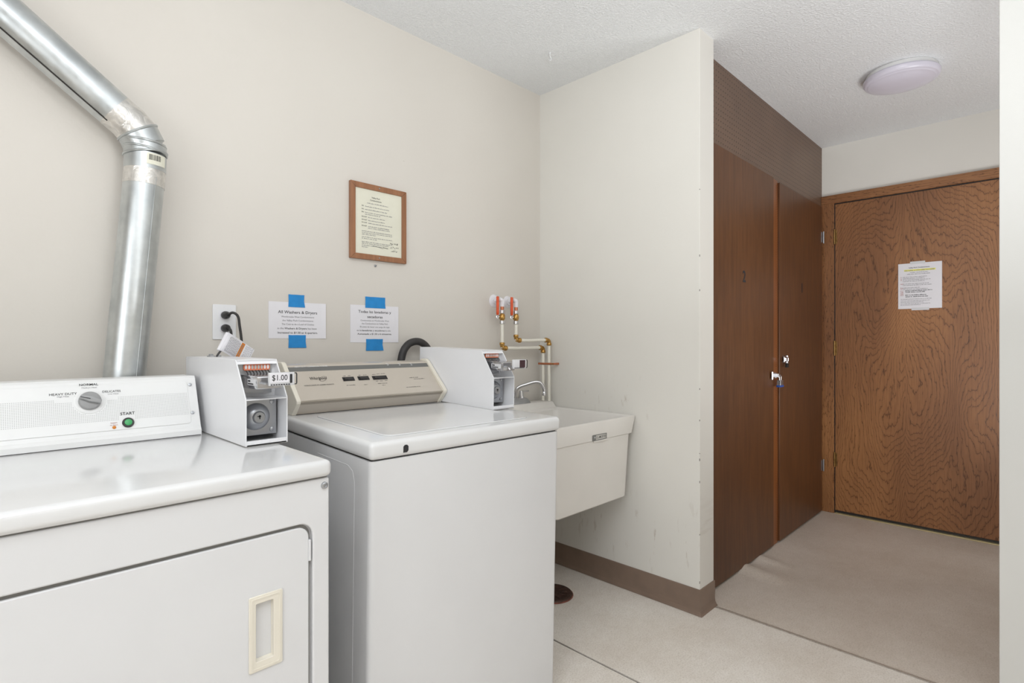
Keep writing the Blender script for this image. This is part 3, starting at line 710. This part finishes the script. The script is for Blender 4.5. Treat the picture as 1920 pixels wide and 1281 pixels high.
# barcode sticker on the elbow collar
b = B(); 
ax = Vector((.0, 0, 1)); cc = Vector((.380, YD, 1.0))
def ringpt(ang, z, r): return (cc.x+(z-1.645)*.03+r*math.cos(ang), YD+r*math.sin(ang), z)
def patch(name, a0, a1, z0, z1, r, mat, n=10, par=du):
    bm = bmesh.new(); R = []
    for i in range(n+1):
        a = math.radians(a0+(a1-a0)*i/n); R.append((bm.verts.new(ringpt(a, z0, r)), bm.verts.new(ringpt(a, z1, r))))
    for p, q in zip(R, R[1:]): bm.faces.new((p[0], q[0], q[1], p[1]))
    return link(name, finish(bm, name, mat), par)
st_ = patch('barcode_sticker', -98, -38, 1.655, 1.687, RD+.0022, 'oldpaper')
bm = bmesh.new(); rr = random.Random(5); a = -92
while a < -58:
    wd = rr.choice((.5, .8, 1.3)); q = [ringpt(math.radians(t_), z_, RD+.0026) for t_, z_ in ((a, 1.667), (a+wd, 1.667), (a+wd, 1.683), (a, 1.683))]
    bm.faces.new([bm.verts.new(p) for p in q]); a += wd+rr.choice((.6, .9, 1.2))
o = link('barcode_bars', finish(bm, 'barcode_bars', 'ink'), st_)

# ================================================================== OUTLET, CORD, TAG, HOSE
FA = frame((0, YA, 0), (1, 0, 0), (0, 0, 1))
ou = thing('wall_outlet', 'white duplex wall outlet above the dryer coin meter', 'outlet', T(.62, YA, 1.215))
shape('outlet_plate', [rrect(.583, .655, 1.1565, 1.2725, .003, 3)], .005, 'coinwhite', ou, FA, .0015)
for z in (1.236, 1.193):
    shape('socket', [rrect(.603, .635, z-.014, z+.014, .010, 5)], .0068, 'paper', ou, FA, .001)
def plug_cord(name, z, label, path):
    t = thing(name, label, 'power cord', T(.62, YA-.007, z))
    b = B(); b.lathe([(.0125, 0), (.0135, .006), (.0125, .018), (.009, .026), (.0075, .030)], 20, T(.619, YA-.007, z) @ Matrix.Rotation(math.radians(90), 4, 'X')); b.end('plug', 'black', t, smooth=True)
    b = B(); b.tube(path, .0042, 10); b.end('cord', 'rubber', t, smooth=True)
def bez(p, n=8):
    P = [Vector(q) for q in p]; out = []
    P = [P[0]*2-P[1]] + P + [P[-1]*2-P[-2]]
    for i in range(1, len(P)-2):
        for k in range(n):
            t = k/n; a, b_, c, d = P[i-1], P[i], P[i+1], P[i+2]
            out.append(.5*((2*b_)+(c-a)*t+(2*a-5*b_+4*c-d)*t*t+(3*b_-a-3*c+d)*t**3))
    return out + [P[-2]]
plug_cord('power_cord', 1.237, 'black appliance cord plugged into the upper socket of the outlet', bez([(.619, YA-.034, 1.237), (.628, YA-.056, 1.244), (.642, YA-.060, 1.232), (.648, YA-.058, 1.20), (.655, YA-.055, 1.15), (.662, YA-.05, 1.05), (.664, YA-.05, .60), (.664, YA-.05, .02)]))
plug_cord('power_cord', 1.194, 'black plug in the lower socket of the outlet', bez([(.619, YA-.034, 1.194), (.622, YA-.046, 1.190), (.625, YA-.048, 1.176), (.628, YA-.05, 1.12), (.63, YA-.05, 1.02), (.63, YA-.05, .60), (.63, YA-.05, .02)]))
# curled warning tag on the dryer coin meter
FT = frame((.532, 1.735, 1.112), (1, .06, 0), (0, .12, 1))
tg = thing('warning_tag', 'curled white warning tag with an orange stripe on the dryer coin meter', 'tag', T(.55, 1.75, 1.106))
R30 = Matrix.Rotation(math.radians(-28), 4, 'Z')
bm = bmesh.new(); rows = []
for i in range(15):
    u = i/14; wv = .058 - .015*max(0, u-.6)
    zz = .008*math.cos(u*4.2) - .006*u
    uu = u*.094
    rows.append([bm.verts.new((uu, -.0 + wv*v - .0, zz)) for v in (0, .5, 1)])
for p, q in zip(rows, rows[1:]):
    for k in range(2): bm.faces.new((p[k], q[k], q[k+1], p[k+1]))
FTT = FT @ T(.002, .012, 0) @ R30
o = link('tag_sheet', finish(bm, 'tag_sheet', 'paper', True), tg, FTT)
sm = o.modifiers.new('thickness', 'SOLIDIFY'); sm.thickness = .0006
bm = bmesh.new()
def tagz(uu): u = uu/.094; return .008*math.cos(u*4.2) - .006*u
def tagrect(bm, u0, u1, v0, v1, w):
    f = [bm.verts.new((a, c, tagz(a)+w)) for a, c in ((u0, v0), (u1, v0), (u1, v1), (u0, v1))]; bm.faces.new(f)
tagrect(bm, .052, .058, .002, .055, .0012); tagrect(bm, .058, .063, .002, .055, .0012)
link('orange_stripe', finish(bm, 'orange_stripe', 'tagorange'), tg, FTT)
bm = bmesh.new(); rr = random.Random(2)
for i in range(24):
    u = .011+i*.0034
    if .050 < u < .0655: continue
    v = .004
    while v < .050:
        e = v+rr.uniform(.003, .009); tagrect(bm, u, u+.0011, v, min(e, .052), .0013); v = e+.0014
for k in range(7): tagrect(bm, .0555, .0590, .008+k*.0062, .0115+k*.0062, .0020)
o = link('tag_print', finish(bm, 'tag_print', 'greyink'), tg, FTT); o['kind'] = 'stuff'
b = B(); b.tube([(0, 0, 0), (0, .058, 0)], .0065, 14); b.end('rolled_edge', 'paper', tg, FTT @ T(.0, 0, .001), smooth=True)
b = B(); b.tube(bez([(.527, 1.735, 1.1045), (.531, 1.735, 1.112), (.543, 1.736, 1.128)]), .0028, 8); b.end('tag_tie', 'rubber', tg, smooth=True)
b = B(); b.lathe([(.011, 0), (.0105, .004), (.006, .005), (.006, .009)], 6, T(.517, 1.75, 1.1045)); b.lathe([(.007, 0), (.007, .006)], 6, T(.536, 1.745, 1.1045)); b.end('conduit_nut', 'steel', tg)
# drain hose
hz = thing('drain_hose', 'black rubber hose looping up behind the washer console', 'hose', T(1.29, 1.92, 1.0))
b = B(); b.tube(bez([(1.268, 1.915, .60), (1.272, 1.915, .95), (1.284, 1.915, 1.08), (1.310, 1.915, 1.132), (1.352, 1.915, 1.150), (1.395, 1.915, 1.140), (1.428, 1.915, 1.10), (1.445, 1.915, 1.02), (1.45, 1.915, .8)], 10), .0155, 18); b.end('hose_tube', 'rubber', hz, smooth=True)

# ================================================================== PAPER SIGNS, FRAME
def sign(label, x0, x1, z0, z1, lines, tapes, w=.001):
    t = thing('paper_sign', label, 'sign', T((x0+x1)/2, YA, (z0+z1)/2), 'taped paper signs about the price')
    bm = bmesh.new(); n = 12; rows = []
    for i in range(n+1):
        u = i/n; lift = .001 + .0025*max(0, u-.9)*10
        rows.append([bm.verts.new((x0+(x1-x0)*u, z0+(z1-z0)*v, lift)) for v in (0, 1)])
    for p, q in zip(rows, rows[1:]): bm.faces.new((p[0], q[0], q[1], p[1]))
    o = link('paper_sheet', finish(bm, 'paper_sheet', 'paper'), t, FA); s_ = o.modifiers.new('thickness', 'SOLIDIFY'); s_.thickness = .0006; s_.offset = 0
    for body, size, zc, mat, bold, width in lines:
        c = text(None, body, size, (x0+x1)/2, zc, mat, t, FA @ T(0, 0, .0014), bold=bold)
        fit.append((c, width))
    for (a, c, d, e, sk) in tapes:
        L = [(a, d), (a+sk*.3, (d+e)/2), (a+sk*.1, e)] + [(a+(c-a)*k/4, e-.0004*(k % 2)) for k in (1, 2, 3)] + [(c+sk*.3, e), (c, (d+e)/2), (c+sk, d)]
        shape('blue_tape', [L], .0005, 'tape', t, FA @ T(0, 0, .0022))
    return t
fit = []
sign('white English sign headed All Washers & Dryers held by blue tape', .763, .9745, 1.161, 1.292, [
    ('All Washers & Dryers', .0150, 1.2555, 'ink', .012, .145), ('Westbrooke West Condominiums', .0088, 1.2390, 'greyink', 0, .122),
    ('the Valley Park Condominiums', .0088, 1.2255, 'greyink', 0, .114), ('The Cost to do a Load of Clothes', .0088, 1.2120, 'greyink', 0, .120),
    ('Increased to $1.50 or 6 quarters.', .0100, 1.1815, 'ink', .012, .148)],
    [(.8326, .8905, 1.2745, 1.3200, .004), (.8330, .8965, 1.1270, 1.1735, .003)])
t1 = bpy.data.objects['paper_sign']
for body, xc, wd, m_, bo in (('in the', .805, .022, 'greyink', 0), ('Washers & Dryers', .860, .082, 'ink', .012), ('has been', .922, .034, 'greyink', 0)):
    c = text(None, body, .0098, xc, 1.1970, m_, t1, FA @ T(0, 0, .0014), bold=bo); fit.append((c, wd))
t2 = sign('white Spanish sign headed Todas las lavadoras held by blue tape', 1.0765, 1.2965, 1.146, 1.2953, [
    ('Todas las lavadoras y', .0150, 1.2690, 'ink', .012, .150), ('secadoras', .0150, 1.2490, 'ink', .012, .070),
    ('Condominios en Westbrooke West', .0088, 1.2340, 'greyink', 0, .130), ('the Condominios en Valley Park', .0088, 1.2215, 'greyink', 0, .120),
    ('El costo de hacer una carga de ropa', .0088, 1.2085, 'greyink', 0, .135), ('Aumentado a $1.50 o 6 trimestres.', .0095, 1.1800, 'ink', .012, .157)],
    [(1.1421, 1.2330, 1.2850, 1.3300, .002), (1.1450, 1.2210, 1.1130, 1.1600, .005)])
for body, xc, wd, m_, bo in (('en las', 1.116, .022, 'greyink', 0), ('lavadoras y secadoras', 1.180, .102, 'ink', .012), ('ha sido', 1.247, .026, 'greyink', 0)):
    c = text(None, body, .0090, xc, 1.1940, m_, t2, FA @ T(0, 0, .0014), bold=bo); fit.append((c, wd))
bpy.context.view_layer.update()
for c, wd in fit:
    k = wd/max(c.dimensions.x, 1e-4); c.matrix_basis = c.matrix_basis @ Matrix.Diagonal((k, 1, 1, 1))
# framed rules
pf = thing('framed_notice', 'oak framed cream notice with typed rules and handwriting on the wall', 'picture frame', T(1.2, YA, 1.62))
PX0, PX1, PZ0, PZ1 = 1.0705, 1.3290, 1.4770, 1.7800; FB = .022
b = B()
def railing(nm, L, ax):
    b = B(); b.prism([(x, z) for x, z in L], YA-.016, YA-.0005, 'y', .002); b.end(nm, 'frame', pf)
railing('frame_rail', [(PX0, PZ1), (PX1, PZ1), (PX1-FB, PZ1-FB), (PX0+FB, PZ1-FB)], 0)
railing('frame_rail', [(PX0, PZ0), (PX1, PZ0), (PX1-FB, PZ0+FB), (PX0+FB, PZ0+FB)], 0)
railing('frame_rail', [(PX0, PZ0), (PX0+FB, PZ0+FB), (PX0+FB, PZ1-FB), (PX0, PZ1)], 0)
railing('frame_rail', [(PX1, PZ0), (PX1-FB, PZ0+FB), (PX1-FB, PZ1-FB), (PX1, PZ1)], 0)
b = B(); b.box(PX0+.02, PX1-.02, YA-.010, YA-.001, PZ0+.02, PZ1-.02); b.end('typed_sheet', 'oldpaper', pf)
FP = FA @ T(0, 0, .0101)
text(None, 'Valley Park', .0085, 1.185, 1.728, 'ink', pf, FP, bold=.004); text(None, 'Condominiums', .0085, 1.185, 1.717, 'ink', pf, FP, bold=.004)
def L_(px, py): u, v = hit(px, py, FP); return u, v
ys = []
rows = [(1.700, 1.145, 1.243, .004)]
z = 1.688; W1 = 1.118
rule = [(1.6875, 1.136, 1.247), (1.6750, 1.136, 1.238), (1.6630, 1.136, 1.262), (1.6560, 1.136, 1.205), (1.6445, 1.150, 1.228), (1.6325, 1.150, 1.226), (1.6215, 1.150, 1.262), (1.6085, 1.150, 1.248), (1.6020, 1.150, 1.25),
        (1.588, 1.122, 1.26), (1.5815, 1.122, 1.262), (1.575, 1.122, 1.185), (1.565, 1.122, 1.262), (1.5585, 1.122, 1.19), (1.5455, 1.122, 1.26), (1.539, 1.122, 1.245), (1.532, 1.122, 1.22), (1.525, 1.122, 1.150)]
faux('typed_lines', [(1.145, 1.243, 1.702, .0038)] + [(a, e, zz, .0042) for zz, a, e in rule], 'greyink', pf, FP)
for zz in (1.6895, 1.6770, 1.6650): text(None, 'DO', .0072, 1.126, zz, 'ink', pf, FP, sx=.9)
for zz in (1.6465, 1.6345, 1.6235, 1.6105): text(None, 'DO NOT', .0072, 1.133, zz, 'ink', pf, FP, sx=.8)
b = B(); rr = random.Random(11)
def scrib(x, z, s):
    pts = [(x+rr.uniform(-.2, 1)*s*.6, z+rr.uniform(0, 1)*s, 0) for _ in range(4)]; b.tube(pts, .0006, 5)
for i in range(7): scrib(1.250+i*.0060, 1.548+rr.uniform(0, .002), .009)
for i in range(6): scrib(1.252+i*.0068, 1.533+rr.uniform(0, .002), .008)
for i in range(5): scrib(1.257+i*.006, 1.520, .008)
b.tube([(1.218, 1.5335, 0), (1.242, 1.5315, 0)], .0010, 5); b.tube([(1.170, 1.535, 0), (1.19, 1.534, 0), (1.21, 1.530, 0), (1.219, 1.5285, 0)], .0006, 5)
b.end('handwriting', 'ink', pf, FP @ T(0, 0, .0003))
for z in (PZ1-.010, PZ0+.011):
    b = B(); b.lathe([(.003, 0), (.0025, .001)], 12, FA @ T(1.198, z, .0162)); b.end('frame_nail', 'steel', pf)
sc = thing('wall_screw', 'small bare screw head in the wall just under the framed notice', 'screw', T(1.188, YA, 1.457))
b = B(); b.lathe([(.0048, 0), (.0048, .003), (.0035, .0045), (.001, .005)], 16, FA @ T(1.188, 1.457, 0)); b.end('screw_head', 'steel', sc)
b = B(); b.box(-.0035, .0035, -.0007, .0007, .0042, .0054, mtx=FA @ T(1.188, 1.457, 0) @ Matrix.Rotation(.6, 4, 'Z')); b.end('screw_slot', 'ink', sc)

# ================================================================== WATER PIPES
def pipe_run(x0, z_esc, xesc, yp, zel, x1, y1, label, esc_r):
    t = thing('water_pipe', label, 'pipe', T(x0, YA, z_esc), 'sink supply pipes')
    b = B(); b.lathe([(esc_r, 0), (esc_r, .002), (esc_r*.8, .007), (.016, .010), (.016, .014)], 32, FA @ T(xesc, z_esc, 0)); b.end('escutcheon', 'paper', t, smooth=True)
    b = B(); b.tube(bez([(xesc, YA-.005, z_esc+.002), (xesc+.008, YA-.03, z_esc+.004), (x0-.006, yp+.004, z_esc+.004), (x0, yp, z_esc-.004), (x0, yp, z_esc-.030)], 6), .0105, 14); b.end('stub_pipe', 'paper', t, smooth=True)
    zt = z_esc-.020
    b = B(); b.tube([(x0, yp, zt), (x0, yp, zt-.034)], .0090, 16); b.end('copper_pipe', 'copper', t, smooth=True)
    zv = zt-.026
    for dz_ in (0, -.050):
        b = B(); b.lathe([(.0115, 0), (.0135, -.002), (.0135, -.016), (.0115, -.018)], 12, T(x0, yp, zv+dz_)); b.end('compression_nut', 'chrome', t, smooth=True)
    b = B(); b.lathe([(.0105, 0), (.0125, -.005), (.0145, -.010), (.0145, -.022), (.0125, -.027), (.0105, -.032)], 16, T(x0, yp, zv-.018))
    b.tube([(x0, yp, zv-.034), (x0-.022, yp+.001, zv-.034)], .0065, 12); vb = b.end('valve_body', 'brass', t, smooth=True)
    hx, hy = x0-.026, yp+.002
    b = B(); b.tube([(hx+.003, hy+.002, zv-.034), (hx-.006, hy-.004, zv-.034)], .0075, 6); b.box(hx-.008, hx-.004, hy-.009, hy+.003, zv-.040, zv-.020); b.end('handle_nut', 'chrome', t)
    b = B(); b.tube(bez([(hx-.006, hy-.004, zv-.022), (hx-.012, hy-.010, zv-.014), (hx-.013, hy-.012, zv-.002), (hx-.013, hy-.012, zv+.058), (hx-.012, hy-.011, zv+.064)], 5), [.0062]*21, 12, ell=(1.25, .8)) if False else b.tube(bez([(hx-.006, hy-.004, zv-.022), (hx-.010, hy-.008, zv-.012), (hx-.011, hy-.009, zv), (hx-.011, hy-.009, zv+.052), (hx-.010, hy-.008, zv+.062)], 5), .0068, 12)
    h = b.end('valve_handle', 'orange', t, smooth=True); h['label'] = 'orange dipped lever handle'
    zb = zv-.066
    b = B(); b.tube([(x0, yp, zb), (x0, yp, zel)], .0082, 16); b.end('white_pipe', 'pex', t, smooth=True)
    def elbow(c, d0, d1, nm='brass_elbow'):
        c = Vector(c); d0 = Vector(d0); d1 = Vector(d1); b = B()
        b.tube(bez([c+d0*.022, c+d0*.012, c+(d0+d1)*.0035, c+d1*.012, c+d1*.022], 5), .0102, 14)
        for d in (d0, d1): b.tube([c+d*.014, c+d*.016, c+d*.026, c+d*.028], [.0112, .0128, .0128, .0112], 14)
        b.end(nm, 'brass', t, smooth=True)
    dd = (Vector((x1, y1, 0))-Vector((x0, yp, 0))).normalized()
    elbow((x0, yp, zel), (0, 0, 1), dd)
    b = B(); A_ = Vector((x0, yp, zel)); E_ = Vector((x1, y1, zel+.001)); b.tube([A_+dd*.02, A_.lerp(E_, .35)-Vector((0, 0, .0015)), A_.lerp(E_, .7), E_-dd*.015], .0082, 16); b.end('white_pipe', 'pex', t, smooth=True)
    elbow(E_, -dd, (0, 0, -1))
    b = B(); b.tube([(x1, y1, zel-.02), (x1, y1, .8425)], .0082, 16); b.end('white_pipe', 'pex', t, smooth=True)
    return t
pipe_run(1.854, 1.349, 1.850, 1.905, 1.1175, 2.140, 1.893, 'left white supply pipe with orange lever valve, its level run the lower of the two', .032)
pipe_run(1.938, 1.349, 1.944, 1.893, 1.1560, 2.150, 1.861, 'right white supply pipe with orange lever valve, its level run the higher of the two', .030)
cp = thing('pipe_clamp', 'copper strap clamp holding both upright supply pipes to the wall', 'clamp', T(XB, 1.877, 1.035))
b = B(); b.tube([(2.130, 1.918, 1.035), (2.131, 1.905, 1.035), (2.1295, 1.893, 1.035), (2.136, 1.877, 1.035), (2.1395, 1.861, 1.035), (2.142, 1.848, 1.035), (2.146, 1.838, 1.035)], .0052, 8, ell=(.35, 1)); b.end('strap', 'copper', cp, smooth=True)
b = B(); b.box(2.145, XB, 1.826, 1.842, 1.030, 1.040, bev=.001, seg=1); b.end('strap_foot', 'copper', cp)
b = B(); b.lathe([(.004, 0), (.003, .002)], 10, frame((2.1445, 1.834, 1.035), (0, -1, 0), (0, 0, 1))); b.end('screw', 'brass', cp)

# ================================================================== SINK
sk = thing('laundry_sink', 'white deep wall-mounted utility sink in the corner beside the washer', 'sink', T(1.9, 1.66, .45))
SX0, SX1, SY0, SY1, SZ = 1.555, 2.183, 1.366, 1.945, .812
def ring4(x0, x1, y0, y1, z): return [(x0, y0, z), (x1, y0, z), (x1, y1, z), (x0, y1, z)]
def rr4(x0, x1, y0, y1, z, r): return [(p[0], p[1], z) for p in rrect(x0, x1, y0, y1, r, 4)]
b = B()
b.loft([rr4(SX0+.075, SX1-.070, SY0+.012, SY1-.05, .452, .02), rr4(SX0+.07, SX1-.066, SY0+.006, SY1-.03, .458, .02),
        rr4(SX0+.038, SX1-.036, SY0+.005, SY1-.012, .732, .02), rr4(SX0+.034, SX1-.030, SY0+.003, SY1-.012, .7345, .012),
        rr4(SX0+.006, SX1-.006, SY0+.002, SY1-.001, .735, .006) if False else rr4(SX0+.030, SX1-.028, SY0+.001, SY1-.004, .7355, .006),
        rr4(SX0, SX1, SY0, SY1, .808, .006), rr4(SX0+.002, SX1-.002, SY0+.002, SY1-.002, SZ, .005),
        rr4(SX0+.018, SX1-.014, SY0+.014, SY1-.115, SZ, .02), rr4(SX0+.026, SX1-.024, SY0+.022, SY1-.125, .802, .03),
        rr4(SX0+.085, SX1-.085, SY0+.045, SY1-.16, .47, .06)], cap=True)
b.end('basin', 'sink', sk, smooth=True)
b = B(); b.loft([rr4(SX0+.01, SX1-.003, 1.835, SY1, .8115, .006), rr4(SX0+.014, SX1-.010, 1.848, SY1-.002, .838, .012), rr4(SX0+.018, SX1-.016, 1.852, SY1-.004, .8415, .012)]); b.end('faucet_ledge', 'sink', sk, smooth=True)
b = B(); b.box(1.862, 1.972, SY0-.0008, SY0+.006, .728, .7345); b.end('apron_lip', 'sink', sk)
FS = frame((0, SY0-.0002, 0), (1, 0, 0), (0, 0, 1))
bd = shape('badge', [rrect(1.853, 1.953, .7345, .7590, .001, 2), rrect(1.8555, 1.9505, .737, .7565, .001, 2)[::-1]], .0014, 'bandgrey', sk, FS)
shape('badge_block', [rrect(1.8565, 1.8765, .738, .7555, .001, 2)], .0012, 'bandgrey', sk, FS)
text(None, 'M', .014, 1.8665, .7468, 'whiteink', sk, FS @ T(0, 0, .0013), bold=.01)
c = text(None, 'E.L.MUSTEE', .0150, 1.9145, .7465, 'bandgrey', sk, FS @ T(0, 0, .0004), bold=.012); bpy.context.view_layer.update(); c.matrix_basis = c.matrix_basis @ Matrix.Diagonal((.066/max(c.dimensions.x, .001), 1, 1, 1))
fc = thing('sink_faucet', 'chrome two-handle faucet with a high bent spout on the sink ledge', 'faucet', T(1.93, 1.895, .842))
b = B(); b.loft([rr4(1.86, 2.03, 1.868, 1.925, .842, .02), rr4(1.872, 2.018, 1.875, 1.919, .862, .018), rr4(1.885, 2.005, 1.880, 1.914, .868, .015)]); b.end('faucet_base', 'steel', fc, smooth=True)
for x in (1.895, 1.978):
    b = B(); b.lathe([(.015, 0), (.014, .012), (.011, .034), (.010, .038)], 20, T(x, 1.897, .866)); b.box(x-.006, x+.052, 1.889, 1.901, .896, .904, bev=.003, seg=2); b.end('faucet_handle', 'chrome', fc, smooth=True)
b = B(); b.tube(bez([(1.935, 1.897, .862), (1.937, 1.893, .905), (1.950, 1.883, .925), (1.985, 1.855, .940), (2.012, 1.832, .949), (2.030, 1.814, .944), (2.040, 1.803, .922), (2.042, 1.80, .900)], 8), .0085, 16); b.end('spout', 'chrome', fc, smooth=True)
b = B(); b.lathe([(.0105, 0), (.0105, .018), (.009, .020)], 16, T(2.042, 1.80, .882)); b.end('aerator', 'chrome', fc, smooth=True)

# ================================================================== floor drain cleanout cover by the partition
cc = thing('floor_drain', 'rusty brown cast iron drain cover on the floor under the sink', 'drain', T(1.897, 1.621, .002))
b = B(); b.lathe([(.090, 0), (.092, .004), (.088, .010), (.080, .011), (.074, .007), (.05, .006), (.001, .006)], 32); b.end('drain_cover', 'cast', cc, T(1.897, 1.621, .001), smooth=True)
b = B(); b.lathe([(.0935, 0), (.0945, .003), (.091, .005)], 32); b.end('drain_rim', 'rust', cc, T(1.897, 1.621, .001), smooth=True)
b = B()
for i in range(10):
    a = i*2*math.pi/10; b.box(.035, .066, -.004, .004, .006, .0095, bev=.001, seg=1, mtx=T(1.897, 1.621, .001) @ Matrix.Rotation(a, 4, 'Z'))
b.end('drain_ribs', 'cast', cc)

# ================================================================== curves and lettering become plain meshes
bpy.context.view_layer.update()
dg = bpy.context.evaluated_depsgraph_get()
for o in [o for o in S.objects if o.type in ('FONT', 'CURVE')]:
    me = bpy.data.meshes.new_from_object(o.evaluated_get(dg)); nm = o.name
    n = bpy.data.objects.new('swap', me); COL.objects.link(n)
    n.parent = o.parent; n.matrix_basis = o.matrix_basis.copy()
    for k in o.keys():
        if isinstance(o[k], str): n[k] = o[k]
    for c in list(o.children): c.parent = n
    bpy.data.objects.remove(o); n.name = nm; me.name = nm
